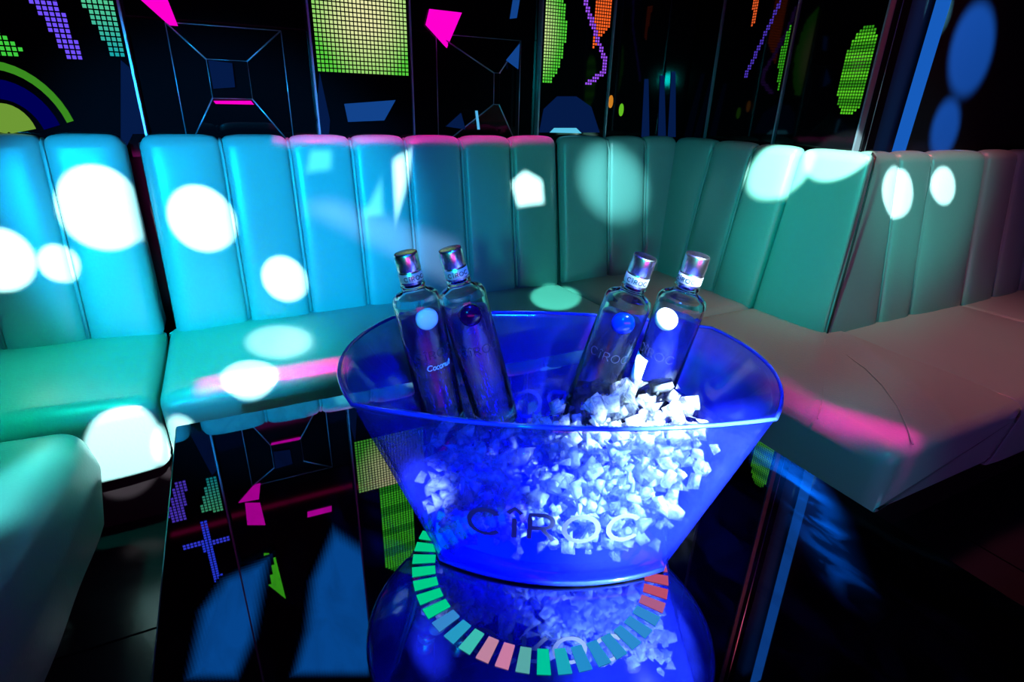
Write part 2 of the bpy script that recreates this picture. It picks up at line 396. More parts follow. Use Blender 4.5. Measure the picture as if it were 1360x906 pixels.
# stroke lettering: letters as open lines in a unit box (width, strokes)
def arc(cx, cy, rx, ry, a0, a1, n=18):
    return [(cx + rx * math.cos(math.radians(a0 + (a1 - a0) * k / n)), cy + ry * math.sin(math.radians(a0 + (a1 - a0) * k / n))) for k in range(n + 1)]
LET = {
 'C': (1.0, [arc(0.52, 0.5, 0.48, 0.5, 40, 320)]),
 'O': (1.06, [arc(0.53, 0.5, 0.5, 0.5, 0, 360, 28)]),
 'R': (0.8, [[(0.06, 0), (0.06, 1.0), (0.45, 1.0)] + arc(0.45, 0.74, 0.28, 0.26, 90, -90, 10) + [(0.06, 0.48)], [(0.4, 0.48), (0.78, 0.0)]]),
 'I': (0.3, [[(0.15, 0), (0.15, 0.8)], [(-0.05, 0.98), (0.15, 1.2), (0.35, 0.98)]]),
 'o': (0.62, [arc(0.3, 0.32, 0.26, 0.32, 0, 360, 16)]),
 'c': (0.55, [arc(0.3, 0.32, 0.26, 0.32, 50, 310, 12)]),
 'n': (0.62, [[(0.06, 0), (0.06, 0.62)], [(0.06, 0.4)] + arc(0.28, 0.4, 0.2, 0.22, 160, 0, 8) + [(0.5, 0.0)]]),
 'u': (0.62, [[(0.06, 0.62), (0.06, 0.24)] + arc(0.27, 0.24, 0.21, 0.24, 180, 360, 8) + [(0.48, 0.62)], [(0.48, 0.62), (0.5, 0.0)]]),
 't': (0.45, [[(0.2, 1.0), (0.2, 0.1), (0.34, 0.0)], [(0.0, 0.66), (0.42, 0.66)]]),
 'E': (0.7, [[(0.6, 1), (0.05, 1), (0.05, 0), (0.6, 0)], [(0.05, 0.5), (0.5, 0.5)]]),
 'D': (0.8, [[(0.05, 0), (0.05, 1), (0.3, 1)] + arc(0.3, 0.5, 0.4, 0.5, 90, -90, 12) + [(0.05, 0)]]),
 ' ': (0.4, []),
}
def lettering(name, text, mapf, h, stroke, m, parent, gap=0.22, slant=0.0, flip=False, center=True):
    vv = []; ff = []; x = 0.0; W = sum(LET[c][0] + gap for c in text) - gap
    for c in text:
        wd, lines = LET[c]
        for ln in lines:
            P = [Vector((x + px + slant * py, py)) * h for px, py in ln]
            fine = []
            for a, b in zip(P[:-1], P[1:]):
                k = max(1, int((b - a).length / (h * 0.2)))
                fine += [a.lerp(b, j / k) for j in range(k)]
            fine.append(P[-1]); base = len(vv)
            closed = (fine[0] - fine[-1]).length < 1e-6
            for i, p in enumerate(fine):
                a = fine[i - 1] if i else (fine[-2] if closed else p); b = fine[i + 1] if i < len(fine) - 1 else (fine[1] if closed else p)
                t = (b - a).normalized(); nn = Vector((-t.y, t.x)) * stroke / 2
                for sgn in (1, -1):
                    q2 = p + nn * sgn - Vector((W * h / 2 if center else 0, 0))
                    if flip: q2.x = -q2.x
                    vv.append(mapf(q2.x, q2.y, 0.0))
            for i in range(len(fine) - 1):
                ff.append((base + 2 * i, base + 2 * i + 1, base + 2 * i + 3, base + 2 * i + 2))
        x += wd + gap
    # a raised film: solid strip 0.4 mm thick
    o = pydata(name, vv, ff, m, parent)
    sm = o.modifiers.new('s', 'SOLIDIFY'); sm.thickness = 0.0006; sm.offset = 1
    return o

# ------------------------------------------------------------------ room
def structure(name, b, m): return tag(boxo(name, b, m), kind='structure')
floor = tag(boxo('floor', (-2.3, 3.7, -2.7, 2.1, -0.06, -0.006), GROUT), 'black tiled floor', kind='structure')
structure('ceiling', (-2.3, 3.7, -2.7, 2.1, 2.8, 2.9), WALLM)
structure('wall_back', (-2.3, 1.86, YW + 0.03, YW + 0.1, 0, 2.8), WALLM)
structure('wall_side', (XW + 0.03, XW + 0.1, 1.24, YW + 0.08, 0, 2.8), WALLM)
structure('wall_inner', (XW + 0.01, 3.7, 1.22, 1.30, 0, 2.8), WALLM)
structure('wall_right', (3.62, 3.7, -2.7, 1.28, 0, 2.8), WALLM)
structure('wall_left', (-2.3, -2.22, -2.7, 2.1, 0, 2.8), WALLM)
structure('wall_front', (-2.3, 3.7, -2.7, -2.62, 0, 2.8), WALLM)
tag(boxo('trim_1', (XW - 0.002, XW + 0.06, 1.19, 1.31, 0, 2.8), BLACKGLASS), kind='structure')
tm = None
for i in range(-4, 7):
    for j in range(-3, 4):
        x0 = 0.55 * i + 0.01; y0 = 0.548 + 0.55 * j
        if x0 < -2.2 or x0 + 0.55 > 3.6 or y0 + 0.55 > 2.0: continue
        if tm is None:
            vv, ff = box(0.002, 0.546, 0.002, 0.546, -0.006, 0.0)
            o = pydata('floor_tile', vv, ff, TILE); tm = o.data
        else: o = bpy.data.objects.new('floor_tile', tm); C.objects.link(o)
        o.location = (x0, y0, 0); o.parent = floor

# unseen glowing panel added across the room to put streaks in the caps
t = thing('added_streak_panel', 'added unseen box with glowing magenta and cyan fronts for the cap streaks', 'added light panel', (0.2, -2.4, 0))
boxo('panel_box', (-1.2, 1.6, -2.58, -2.05, 0.0, 1.0), PLINTH, t)
boxo('streak_glow', (-0.9, 0.95, -2.05, -2.035, 0.05, 0.58), emit('magenta_streak_glow', (1.0, 0.03, 0.62), 3.4), t)
boxo('streak_glow', (1.0, 1.5, -2.05, -2.035, 0.05, 0.58), emit('cyan_streak_glow', (0.0, 0.5, 1.0), 2.5), t); done(t)

# ------------------------------------------------------------------ banquettes
def back_prof(rec=0.085, top=0.935):
    return round_poly([(0.0, 0.372), (rec, top), (0.135, top), (0.135, 0.372)], [0.02, 0.03, 0.012, 0.0], 6)
def seat_prof(front, back):
    return round_poly([(front + 0.03, 0.185), (front - 0.005, 0.392), (back, 0.388), (back, 0.185)], [0.012, 0.038, 0.01, 0.01], 8)
def xf_back(s, d, z): return (s, 1.85 + d, z)
def xf_seat_back(s, d, z): return (s, d, z)
def xf_side(s, d, z): return (1.66 + d, s, z)
def xf_inner(s, d, z): return (s, 1.035 + d, z)

def welts(par, xf, at):
    for a in at:      # narrow stitched welt in each seam of the back
        pts = [(0.004, 0.40), (0.030, 0.58), (0.056, 0.76), (0.0775, 0.895), (0.088, 0.925), (0.108, 0.934)]
        tube('piping', [xf(a, d + 0.003, z - 0.001) for d, z in pts], 0.0055, LEATHER, par, 6)
# left section
t = thing('banquette', 'cream leather banquette section at the far left, lit by white discs', 'banquette', (-0.6, 1.6, 0), 'leather banquette sections')
for a, b in ((-0.98, -0.79), (-0.79, -0.60), (-0.60, -0.41), (-0.41, -0.225)):
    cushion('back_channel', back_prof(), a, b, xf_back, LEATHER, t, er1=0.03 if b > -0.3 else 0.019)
welts(t, xf_back, (-0.79, -0.60, -0.41))
cushion('seat', seat_prof(1.40, 1.90), -0.98, -0.222, xf_seat_back, LEATHER, t, 0.02, 0.03, 0.01, wob=0.003)
boxo('plinth', (-0.97, -0.24, 1.50, 1.95, 0, 0.19), PLINTH, t); done(t)
# middle section
t = thing('banquette', 'long cream leather banquette section with seven back channels, behind the ice bucket', 'banquette', (0.45, 1.6, 0), 'leather banquette sections')
ed = [-0.195, 0.012, 0.20, 0.39, 0.57, 0.77, 0.965, 1.16]
for i in range(7):
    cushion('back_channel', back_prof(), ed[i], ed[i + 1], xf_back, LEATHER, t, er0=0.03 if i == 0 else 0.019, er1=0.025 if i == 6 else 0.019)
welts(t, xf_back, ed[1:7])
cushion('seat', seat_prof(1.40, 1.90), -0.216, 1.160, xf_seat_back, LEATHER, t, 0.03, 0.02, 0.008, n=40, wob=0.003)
boxo('plinth', (-0.2, 1.15, 1.50, 1.95, 0, 0.19), PLINTH, t); done(t)
# corner section
t = thing('banquette', 'square corner section of the banquette with backs on two sides', 'banquette', (1.45, 1.6, 0), 'leather banquette sections')
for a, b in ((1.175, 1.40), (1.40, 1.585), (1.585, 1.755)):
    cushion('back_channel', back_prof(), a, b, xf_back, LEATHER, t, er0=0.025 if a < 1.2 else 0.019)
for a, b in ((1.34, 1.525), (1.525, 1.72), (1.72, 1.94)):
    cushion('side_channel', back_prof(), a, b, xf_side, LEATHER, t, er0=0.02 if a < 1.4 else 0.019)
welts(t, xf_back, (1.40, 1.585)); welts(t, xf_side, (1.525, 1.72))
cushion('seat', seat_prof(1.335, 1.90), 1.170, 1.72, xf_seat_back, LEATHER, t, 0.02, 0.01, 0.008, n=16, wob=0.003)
boxo('plinth', (1.2, 1.7, 1.36, 1.95, 0, 0.19), PLINTH, t); done(t)
# outer corner section
t = thing('banquette', 'banquette section turning outward round the black wall corner, red-lit seat', 'banquette', (1.7, 0.9, 0), 'leather banquette sections')
cushion('back_panel', back_prof(), 1.035, 1.33, xf_side, LEATHER, t, er0=0.012, er1=0.02, mit0=0.55)
for i, (a, b) in enumerate(((1.665, 1.943), (1.943, 2.126), (2.126, 2.465))):
    cushion('back_channel', back_prof(), a, b, xf_inner, LEATHER, t, er1=0.025 if i == 2 else 0.019, mit0=0.9 if i == 0 else 0.0)
welts(t, xf_inner, (1.943, 2.126))
cushion('seat', round_poly([(1.225, 0.185), (1.175, 0.392), (1.74, 0.388), (1.74, 0.185)], [0.012, 0.038, 0.01, 0.01], 8),
        0.515, 1.33, lambda s, d, z: (d + 0.0, s + 0.15 * max(0, 0.39 - z), z), LEATHER, t, 0.032, 0.012, 0.008, n=24, wob=0.003)
cushion('seat', round_poly([(0.545, 0.185), (0.513, 0.392), (1.10, 0.388), (1.10, 0.185)], [0.012, 0.038, 0.01, 0.01], 8),
        1.73, 2.465, xf_seat_back, LEATHER, t, 0.004, 0.02, 0.008, n=24, wob=0.002)
boxo('plinth', (1.3, 2.45, 0.62, 1.08, 0, 0.19), PLINTH, t)
def seam(name, pts, par):
    tube(name, [on_z(px, py, 0.398) for px, py in pts], 0.0022, LEATHER, par, 5)
seam('piping', [(1096, 452), (1095, 480), (1094, 510), (1091, 540), (1086, 556)], t)
seam('piping', [(1125, 472), (1150, 490), (1172, 512), (1192, 540), (1206, 570), (1213, 590)], t)
tube('piping', [(1.668, 1.030, 0.40), (1.70, 1.045, 0.6), (1.73, 1.062, 0.8), (1.745, 1.072, 0.90), (1.762, 1.085, 0.934), (1.80, 1.12, 0.942)], 0.0035, PIPING, t, 6)
done(t)
# far right section
t = thing('banquette', 'reddish banquette section at the right edge, beyond the outer corner', 'banquette', (2.8, 0.9, 0), 'leather banquette sections')
for a, b in ((2.475, 2.68), (2.68, 2.88), (2.88, 3.1), (3.1, 3.3)):
    cushion('back_channel', back_prof(), a, b, xf_inner, LEATHER, t)
welts(t, xf_inner, (2.68, 2.88, 3.1))
cushion('seat', round_poly([(0.545, 0.185), (0.513, 0.392), (1.10, 0.388), (1.10, 0.185)], [0.012, 0.038, 0.01, 0.01], 8), 2.475, 3.3, xf_seat_back, LEATHER, t, 0.02, 0.02, 0.008, wob=0.002)
boxo('plinth', (2.5, 3.3, 0.62, 1.08, 0, 0.19), PLINTH, t); done(t)
# near left section (stool that closes the U)
t = thing('banquette', 'rounded leather seat block in the near left corner, unlit green side', 'banquette', (-0.35, 1.25, 0), 'leather banquette sections')
R = Matrix.Rotation(math.radians(-6), 3, 'Z')
def xf_near(s, d, z):
    v = R @ Vector((-0.345 + d, s - 1.33, 0)); return (v.x + 0.0, v.y + 1.33, z)
cushion('seat', round_poly([(-0.66, 0.14), (-0.66, 0.395), (0.0, 0.395), (0.02, 0.30), (-0.01, 0.14)], [0.02, 0.03, 0.05, 0.06, 0.03], 8),
        0.35, 1.30, xf_near, LEATHER, t, 0.04, 0.05, 0.012, n=24, wob=0.004)
vv, ff = box(-0.60, -0.10, 0.45, 1.20, 0, 0.145)
pydata('plinth', [xf_near(v[1], v[0], v[2]) for v in vv], ff, PLINTH, t); done(t)

# ------------------------------------------------------------------ table
t = thing('table', 'black mirror-topped table under the ice bucket', 'table', (0.37, 0.5, 0))
boxo('table_top', (-0.155, 0.875, -0.25, 1.135, 0.415, ZT), TABLE, t, 0.002, 1)
boxo('apron', (-0.12, 0.84, -0.2, 1.10, 0.36, 0.415), PLINTH, t)
boxo('pedestal', (0.05, 0.68, 0.1, 0.85, 0.0, 0.36), PLINTH, t); done(t)

# ------------------------------------------------------------------ light ring round the bucket
RC = Vector((0.327, 0.531)); NSEG = 46
t = thing('light_ring', 'segmented green, pink and blue light ring lying on the mirror table round the bucket', 'light ring', (RC.x, RC.y, ZT))
stops = [(-180, (0.03, 0.3, 0.8)), (-120, (0.0, 0.75, 0.30)), (-50, (0.0, 0.80, 0.34)), (-44, (0.05, 0.3, 0.8)), (-36, (0.03, 0.35, 0.75)), (-30, (0.0, 0.75, 0.6)), (-24, (0.12, 0.55, 0.55)),
         (-19, (0.70, 0.28, 0.45)), (-7, (0.8, 0.25, 0.5)), (-3, (0.0, 0.55, 0.5)), (8, (0.0, 0.8, 0.4)), (14, (0.02, 0.35, 0.8)), (62, (0.04, 0.32, 0.85)), (68, (0.65, 0.10, 0.2)), (105, (0.6, 0.1, 0.2)), (180, (0.03, 0.3, 0.8))]
for k in range(NSEG):
    th = 2 * math.pi * k / NSEG; a = math.degrees(th) - 238.4    # measured from the side facing the camera
    a = (a + 180) % 360 - 180
    for (a0, c0), (a1, c1) in zip(stops[:-1], stops[1:]):
        if a0 <= a <= a1:
            f = (a - a0) / (a1 - a0); col = tuple(c0[i] + (c1[i] - c0[i]) * f for i in range(3)); break
    tang = th + math.radians(180 + 0) ; dth = 2 * math.pi / NSEG * 0.33
    rr = [(0.149, th - dth), (0.149, th + dth), (0.181, th + dth), (0.181, th - dth)]
    poly = [Vector((RC.x + r * math.cos(x), RC.y + r * math.sin(x), ZT)) for r, x in rr]
    mm = emit('ring_segment_light', col, 0.75)
    slab('ring_segment', poly, (0, 0, 1), 0.0015, mm, t)
done(t)

# ------------------------------------------------------------------ ice bucket
BO = Vector((0.337, 0.5175, ZT)); BU = Vector((0.885, -0.4656, 0)); BV = Vector((0.4656, 0.885, 0))
HB = 0.262
def side(a, b, bulge, n):
    a = Vector(a); b = Vector(b); d = (b - a).normalized(); nn = Vector((d.y, -d.x))
    return [a.lerp(b, k / n) + nn * bulge * (1 - (2 * k / n - 1) ** 2) for k in range(n)]
NS = (22, 16, 22, 16)
rim = [(-0.252, -0.034), (0.252, -0.034), (0.268, 0.262), (-0.268, 0.262)]
bas = [(-0.154, -0.008), (0.156, -0.012), (0.140, 0.195), (-0.140, 0.195)]
def outline(cs, bulges): return sum((side(cs[i], cs[(i + 1) % 4], bulges[i], NS[i]) for i in range(4)), [])
rimp = outline(rim, (0.037, 0.045, 0.048, 0.045)); basp = outline(bas, (0.034, 0.03, 0.028, 0.03))
cre = []   # the fold where the two ends flare out
for i in range(4):
    for k in range(NS[i]):
        j = sum(NS[:i]) + k; u = k / NS[i]
        if i % 2: s = math.sin(math.pi * u); pt = rimp[j].lerp(basp[j], 0.0); ch = Vector(rim[i]).lerp(Vector(rim[(i + 1) % 4]), u); inn = Vector((-1 if i == 1 else 1, 0)) * 0.035 * s; cre.append((ch + inn, HB * (1 - 0.30 * s)))
        else: cre.append((rimp[j], HB * 1.0))
def wall_pt(j, f):   # f 0..1 up the wall
    c, zc = cre[j]; fc = zc / HB
    if fc > 0.999 or f <= fc * 0.999:
        g = f / fc; p = basp[j].lerp(c, g); z = zc * g
    else:
        g = (f - fc) / (1 - fc); p = c.lerp(rimp[j], g ** 0.8); z = zc + (HB - zc) * g
    return BO + BU * p.x + BV * p.y + Vector((0, 0, z))
bucket = thing('ice_bucket', 'large blue-lit clear acrylic ice bucket full of ice on the mirror table', 'ice bucket', tuple(BO))
NT = len(rimp); rows = [0, .12, .25, .4, .55, .68, .74, .8, .86, .92, .96, 1.0]
vv = [wall_pt(j, f) + Vector((0, 0, 0.004)) for f in rows for j in range(NT)]
ff = [(a * NT + i, a * NT + (i + 1) % NT, (a + 1) * NT + (i + 1) % NT, (a + 1) * NT + i) for a in range(len(rows) - 1) for i in range(NT)]
ff.append(tuple(range(NT))[::-1])
body = pydata('body', vv, ff, ACRYLIC, bucket, True); fix_normals(body)
sm = body.modifiers.new('s', 'SOLIDIFY'); sm.thickness = 0.005; sm.offset = -1
EDGE = principled('edge_lit_rim', (0.02, 0.05, 0.55), 0.08, ior=1.5)
tube('rim', [wall_pt(j, 1.0) + Vector((0, 0, 0.003)) for j in range(NT)], 0.0026, EDGE, bucket, 6, True)
tube('base_edge', [wall_pt(j, 0.0) + Vector((0, 0, 0.004)) for j in range(NT)], 0.004, EDGE, bucket, 6, True)
cen = BO + BV * 0.095
vv = [cen + (wall_pt(j, 0.03) - cen) * 0.80 for j in range(NT)]
vv = [Vector((v.x, v.y, ZT + 0.012)) for v in vv]; n = len(vv)
slab('led_plate', vv, (0, 0, 1), 0.004, LEDPLATE, bucket)
def face_map(i):    # front (0) or back (2) panel of the bucket
    j0 = sum(NS[:i])
    def f(x, y, off=0.0, vc=0.0):
        hgt = (y + vc) / HB
        s = None
        # width grows upward: work along the outline by distance
        wd = (wall_pt((j0 + NS[i]) % NT, hgt) - wall_pt(j0, hgt)).length
        u = min(0.999, max(0.0, 0.5 + x / wd)) * NS[i]; k = int(u)
        a = wall_pt(j0 + k, hgt); b = wall_pt((j0 + k + 1) % NT, hgt)
        p = a.lerp(b, u - k); n = (b - a).cross(Vector((0, 0, 1))).normalized()
        return p + n * (0.0012) + Vector((0, 0, 0.004))
    return f
fm0 = face_map(0); fm2 = face_map(2)
lettering('lettering', 'CIROC', lambda x, y, o: fm0(x - 0.003, y, vc=0.083), 0.043, 0.0066, FROST, body, gap=0.24)['label'] = 'frosted word on the front of the bucket'
lettering('lettering', 'CIROC', lambda x, y, o: fm2(x, y, vc=0.085), 0.043, 0.0066, FROST, body, gap=0.24)['label'] = 'frosted word on the back of the bucket, seen reversed'
done(bucket)

# ------------------------------------------------------------------ bottles
LB = 0.30; DB = 0.0355
def bottle(name, label, top_px, bot_px, tt, medal, text2=None, band=None, spin=0.0, white_label=False):
    top = Vector((0, 0, H)) + ray(*top_px) * tt
    # the foot lies on the same sight plane, in the ice
    best = None
    for k in range(300):
        s = 0.8 + 0.9 * k / 300; px = (top_px[0] + s * (bot_px[0] - top_px[0]), top_px[1] + s * (bot_px[1] - top_px[1]))
        p = on_z(px[0], px[1], 0.552); e = abs((p - top).length - LB)
        if best is None or e < best[0]: best = (e, p)
    ax = (top - best[1]).normalized(); foot = top - ax * LB
    mid = foot + ax * 0.16
    view = (Vector((0, 0, H)) - mid); fx = (view - ax * view.dot(ax)).normalized()      # towards the viewer
    fx = Matrix.Rotation(spin, 3, ax) @ fx
    fy = ax.cross(fx)
    m = Matrix((( -fy.x, fx.x, ax.x, 0), (-fy.y, fx.y, ax.y, 0), (-fy.z, fx.z, ax.z, 0), (0, 0, 0, 1)))
    # columns: x = right as seen, y = towards viewer, z = axis
    m = Matrix.Identity(4)
    for r in range(3):
        m[r][0] = fy[r]; m[r][1] = -fx[r]; m[r][2] = ax[r]
    t = thing(name, label, 'bottle', tuple(foot), 'vodka bottles in the ice bucket')
    mm = Matrix.Translation(foot) @ m
    rs = LB - 0.064
    outer = [(0.001, 0.001), (DB - 0.006, 0.0), (DB - 0.001, 0.004), (DB, 0.010), (DB, rs - 0.010), (DB - 0.0008, rs - 0.005), (DB - 0.003, rs - 0.001), (DB - 0.0065, rs + 0.0018), (DB - 0.012, rs + 0.004),
             (0.0195, rs + 0.007), (0.0178, rs + 0.0095), (0.0172, rs + 0.012), (0.0182, rs + 0.0135), (0.0182, rs + 0.0165), (0.0160, rs + 0.018), (0.0150, rs + 0.03), (0.0150, LB - 0.006)]
    inner = [(0.0128, LB - 0.006), (0.0128, rs + 0.03), (0.0150, rs + 0.008), (DB - 0.014, rs + 0.0005), (DB - 0.0065, rs - 0.004), (DB - 0.004, rs - 0.009), (DB - 0.0035, rs - 0.014), (DB - 0.0035, 0.022), (DB - 0.008, 0.014), (0.001, 0.012)]
    gb = lathe('glass_body', outer + inner, GLASS, t, mm, 48)
    lathe('spirit', [(0.001, 0.0115), (DB - 0.0088, 0.0145), (DB - 0.0039, 0.022), (DB - 0.0039, rs - 0.034), (0.001, rs - 0.034)], SPIRIT, t, mm, 48)
    z0 = LB - 0.046
    lathe('cap', [(0.0162, z0), (0.0172, z0 + 0.001), (0.0172, z0 + 0.018), (0.0166, z0 + 0.019), (0.0166, z0 + 0.020), (0.0172, z0 + 0.021), (0.0172, z0 + 0.043), (0.0166, z0 + 0.0455), (0.0150, z0 + 0.046)], CAP, t, mm, 40)
    nb = lathe('neck_band', [(0.0173, z0 + 0.004), (0.0176, z0 + 0.0045), (0.0176, z0 + 0.0165), (0.0173, z0 + 0.017)], BAND, t, mm, 40, False, False)
    def cyl(r):
        def f(x, y, o): 
            th = x / r; return mm @ Vector((r * math.sin(th), -r * math.cos(th), y))
        return f
    cb = cyl(0.0178)
    lettering('neck_lettering', 'CIROC', lambda x, y, o: cb(x, y + z0 + 0.0072, o), 0.0058, 0.0009, INK, nb, gap=0.3)
    cf = cyl(DB + 0.0005)
    lettering('lettering', 'CIROC', lambda x, y, o: cf(x, y + 0.142, o), 0.0125, 0.0014, INK, gb, gap=0.22)
    if text2 == 'Coconut':
        lettering('script_lettering', 'Coconut', lambda x, y, o: cf(x + 0.002, y + 0.1235, o), 0.0085, 0.0013, WHITEINK, gb, gap=0.02, slant=0.25)
    elif text2:
        lettering('small_lettering', text2, lambda x, y, o: cf(x, y + 0.08, o), 0.0042, 0.0008, WHITEINK, gb, gap=0.35)
    # round glass medallion on the shoulder front
    zc = rs - 0.030; ms = Matrix.Translation(foot) @ m @ Matrix.Translation((0, -DB + 0.004, zc)) @ Matrix.Rotation(math.radians(90), 4, 'X')
    pr = [(0.0168, 0.0)] + [(0.0168 * math.cos(a), 0.004 + 0.0085 * math.sin(a)) for a in [math.pi / 2 * k / 8 for k in range(8)]] + [(0.0008, 0.0125)]
    lathe('medallion', pr, medal, t, ms, 36)
    if white_label:
        vv = []; ffx = []
        for i in range(13):
            th = -1.15 + 1.0 * i / 12
            for z in (0.055, 0.135): vv.append(mm @ Vector(((DB + 0.0006) * math.sin(th), -(DB + 0.0006) * math.cos(th), z)))
        ffx = [(2 * i, 2 * i + 2, 2 * i + 3, 2 * i + 1) for i in range(12)]
        o = pydata('paper_label', vv, ffx, principled('white_paper', (0.8, 0.82, 0.85), 0.6), t, True)
        s2 = o.modifiers.new('s', 'SOLIDIFY'); s2.thickness = 0.0003
    done(t); return t
bottle('bottle', 'clear vodka bottle with a pearl medallion and white script word, first from the left', (538, 335), (586, 540), 0.80, PEARL, 'Coconut', spin=0.25)
bottle('bottle', 'clear vodka bottle with a dark purple medallion, second from the left', (597, 330), (658, 550), 0.80, GRAPE, None, spin=0.1)
bottle('bottle', 'clear vodka bottle with a deep blue medallion, third from the left', (858, 340), (774, 550), 0.79, ULTRA, None, spin=0.15)
bottle('bottle', 'brightly lit vodka bottle with a white medallion, rightmost of the four', (928, 338), (845, 568), 0.78, PEARL, None, spin=-0.35, white_label=True)

# ------------------------------------------------------------------ ice
def chunk(bm, c, r):
    pts = []
    sx, sy, sz = (random.uniform(0.7, 1.2) for _ in range(3))
    rot = Matrix.Rotation(random.uniform(0, 6.28), 3, Vector((random.gauss(0, 1), random.gauss(0, 1), random.gauss(0, 1))).normalized())
    for k in range(9):
        v = Vector((random.choice((-1, 1)) * random.uniform(0.6, 1), random.choice((-1, 1)) * random.uniform(0.6, 1), random.choice((-1, 1)) * random.uniform(0.6, 1)))
        v = rot @ Vector((v.x * sx, v.y * sy, v.z * sz)) * r * 0.75 + c
        pts.append(bm.verts.new(v))
    g = bmesh.ops.convex_hull(bm, input=pts)
    kill = [x for x in g['geom_interior'] if isinstance(x, bmesh.types.BMVert)]
    if kill: bmesh.ops.delete(bm, geom=kill, context='VERTS')
def ice_top(u, v):   # height of the heap above the table at (u, v) in the bucket's own axes
    return 0.125 + 0.06 * max(0, min(1, (u + 0.02) / 0.2)) + 0.02 * math.sin(17 * u) + 0.05 * max(0, min(1, (0.2 - abs(v - 0.05)) / 0.2)) * (0.4 if u < 0 else 1)
def inside(u, v, h, mar):
    f = h / HB
    w2 = 0.154 + (0.252 - 0.154) * f - mar; v0 = -0.03 - 0.035 * f + mar * 0.9 + 0.03 * (abs(u) / 0.2) ** 2; v1 = 0.205 + 0.06 * f - mar
    return abs(u) < w2 and v0 < v < v1
bm = bmesh.new(); cnt = 0
while cnt < 1300:
    u = random.uniform(-0.2, 0.2); v = random.uniform(-0.06, 0.24); h = random.uniform(0.025, 0.22); r = random.uniform(0.007, 0.016)
    if h > ice_top(u, v) - 0.012 or not inside(u, v, h, r * 1.3): continue
    chunk(bm, BO + BU * u + BV * v + Vector((0, 0, h)), r); cnt += 1
me = bpy.data.meshes.new('crushed_ice'); bm.to_mesh(me); bm.free()
o = link('crushed_ice', me, ICE, None, True); tag(o, 'heap of crushed ice filling the blue bucket', 'ice', kind='stuff')
n = 0; tries = 0
while n < 60 and tries < 4000:
    tries += 1
    u = random.uniform(-0.17, 0.2); v = random.uniform(-0.05, 0.2); h = ice_top(u, v) + random.uniform(-0.008, 0.006); r = random.uniform(0.013, 0.019)
    if not inside(u, v, h, r * 1.4): continue
    c = BO + BU * u + BV * v + Vector((0, 0, h))
    bm = bmesh.new(); chunk(bm, Vector((0, 0, 0)), r); me = bpy.data.meshes.new('ice_cube'); bm.to_mesh(me); bm.free()
    o = link('ice_cube', me, ICE, None, True); o.location = c
    tag(o, 'irregular clear ice cube on top of the heap in the bucket', 'ice cube', 'ice cubes on top of the heap'); n += 1

# ------------------------------------------------------------------ wall panels
def led_grid(name, par, o, ux, uz, nu, nz, pitch, colf, nrm, dot=0.72):
    vv = []; ff = []; cols = []
    for a in range(nu):
        for b in range(nz):
            u = (a + 0.5) * pitch; z = (b + 0.5) * pitch; p = o + ux * u + uz * z
            c = colf(p)
            if c is None: continue
            h = pitch * dot / 2; i = len(vv)
            vv += [p - ux * h - uz * h, p + ux * h - uz * h, p + ux * h + uz * h, p - ux * h + uz * h]
            ff.append((i, i + 1, i + 2, i + 3)); cols += [c] * 4
    if not ff: return
    ob = pydata(name, [v + nrm * 0.0015 for v in vv], ff, LED, par)
    at = ob.data.attributes.new('tint', 'FLOAT_COLOR', 'POINT')
    for i, c in enumerate(cols): at.data[i].color = (*c, 1)
    ob['kind'] = 'stuff'; return ob
N_B = Vector((0, -1, 0)); UX = Vector((1, 0, 0)); UZ = Vector((0, 0, 1))
def poly_in(p, poly):
    c = False; n = len(poly)
    for i in range(n):
        a, b = poly[i], poly[i - 1]
        if (a[1] > p[1]) != (b[1] > p[1]) and p[0] < (b[0] - a[0]) * (p[1] - a[1]) / (b[1] - a[1]) + a[0]: c = not c
    return c
def seg_d(p, a, b):
    a = Vector(a); b = Vector(b); p = Vector(p); d = b - a
    t = max(0, min(1, (p - a).dot(d) / d.length_squared)); return (p - a - d * t).length
def wp(x, y): v = on_y(x, y, YW); return (v.x, v.z)
def mw(x, y): v = mirror_on_wall(x, y); return (v.x, v.z)
def mixc(a, b, f): return tuple(a[i] + (b[i] - a[i]) * f for i in range(3))
ZB = 0.88
def screen(name, label, x0, x1, z0=1.128, z1=2.66, colf=None, pitch=0.0122, group='led screens on the back wall'):
    t = thing(name, label, 'led screen', (x0, YW, ZB), group)
    boxo('glass_panel', (x0 + 0.004, x1 - 0.004, YW - 0.022, YW, ZB, z1), BLACKGLASS, t, 0.002, 1)
    boxo('edge_strip', (x0 - 0.003, x0 + 0.003, YW - 0.028, YW, ZB, z1), STEEL, t)
    boxo('edge_strip', (x1 - 0.003, x1 + 0.003, YW - 0.028, YW, ZB, z1), STEEL, t)
    led_grid('diodes', t, Vector((x0 + 0.012, YW - 0.022, z0)), UX, UZ, int((x1 - x0 - 0.02) / pitch), int((z1 - z0) / pitch), pitch, colf, N_B)
    return t
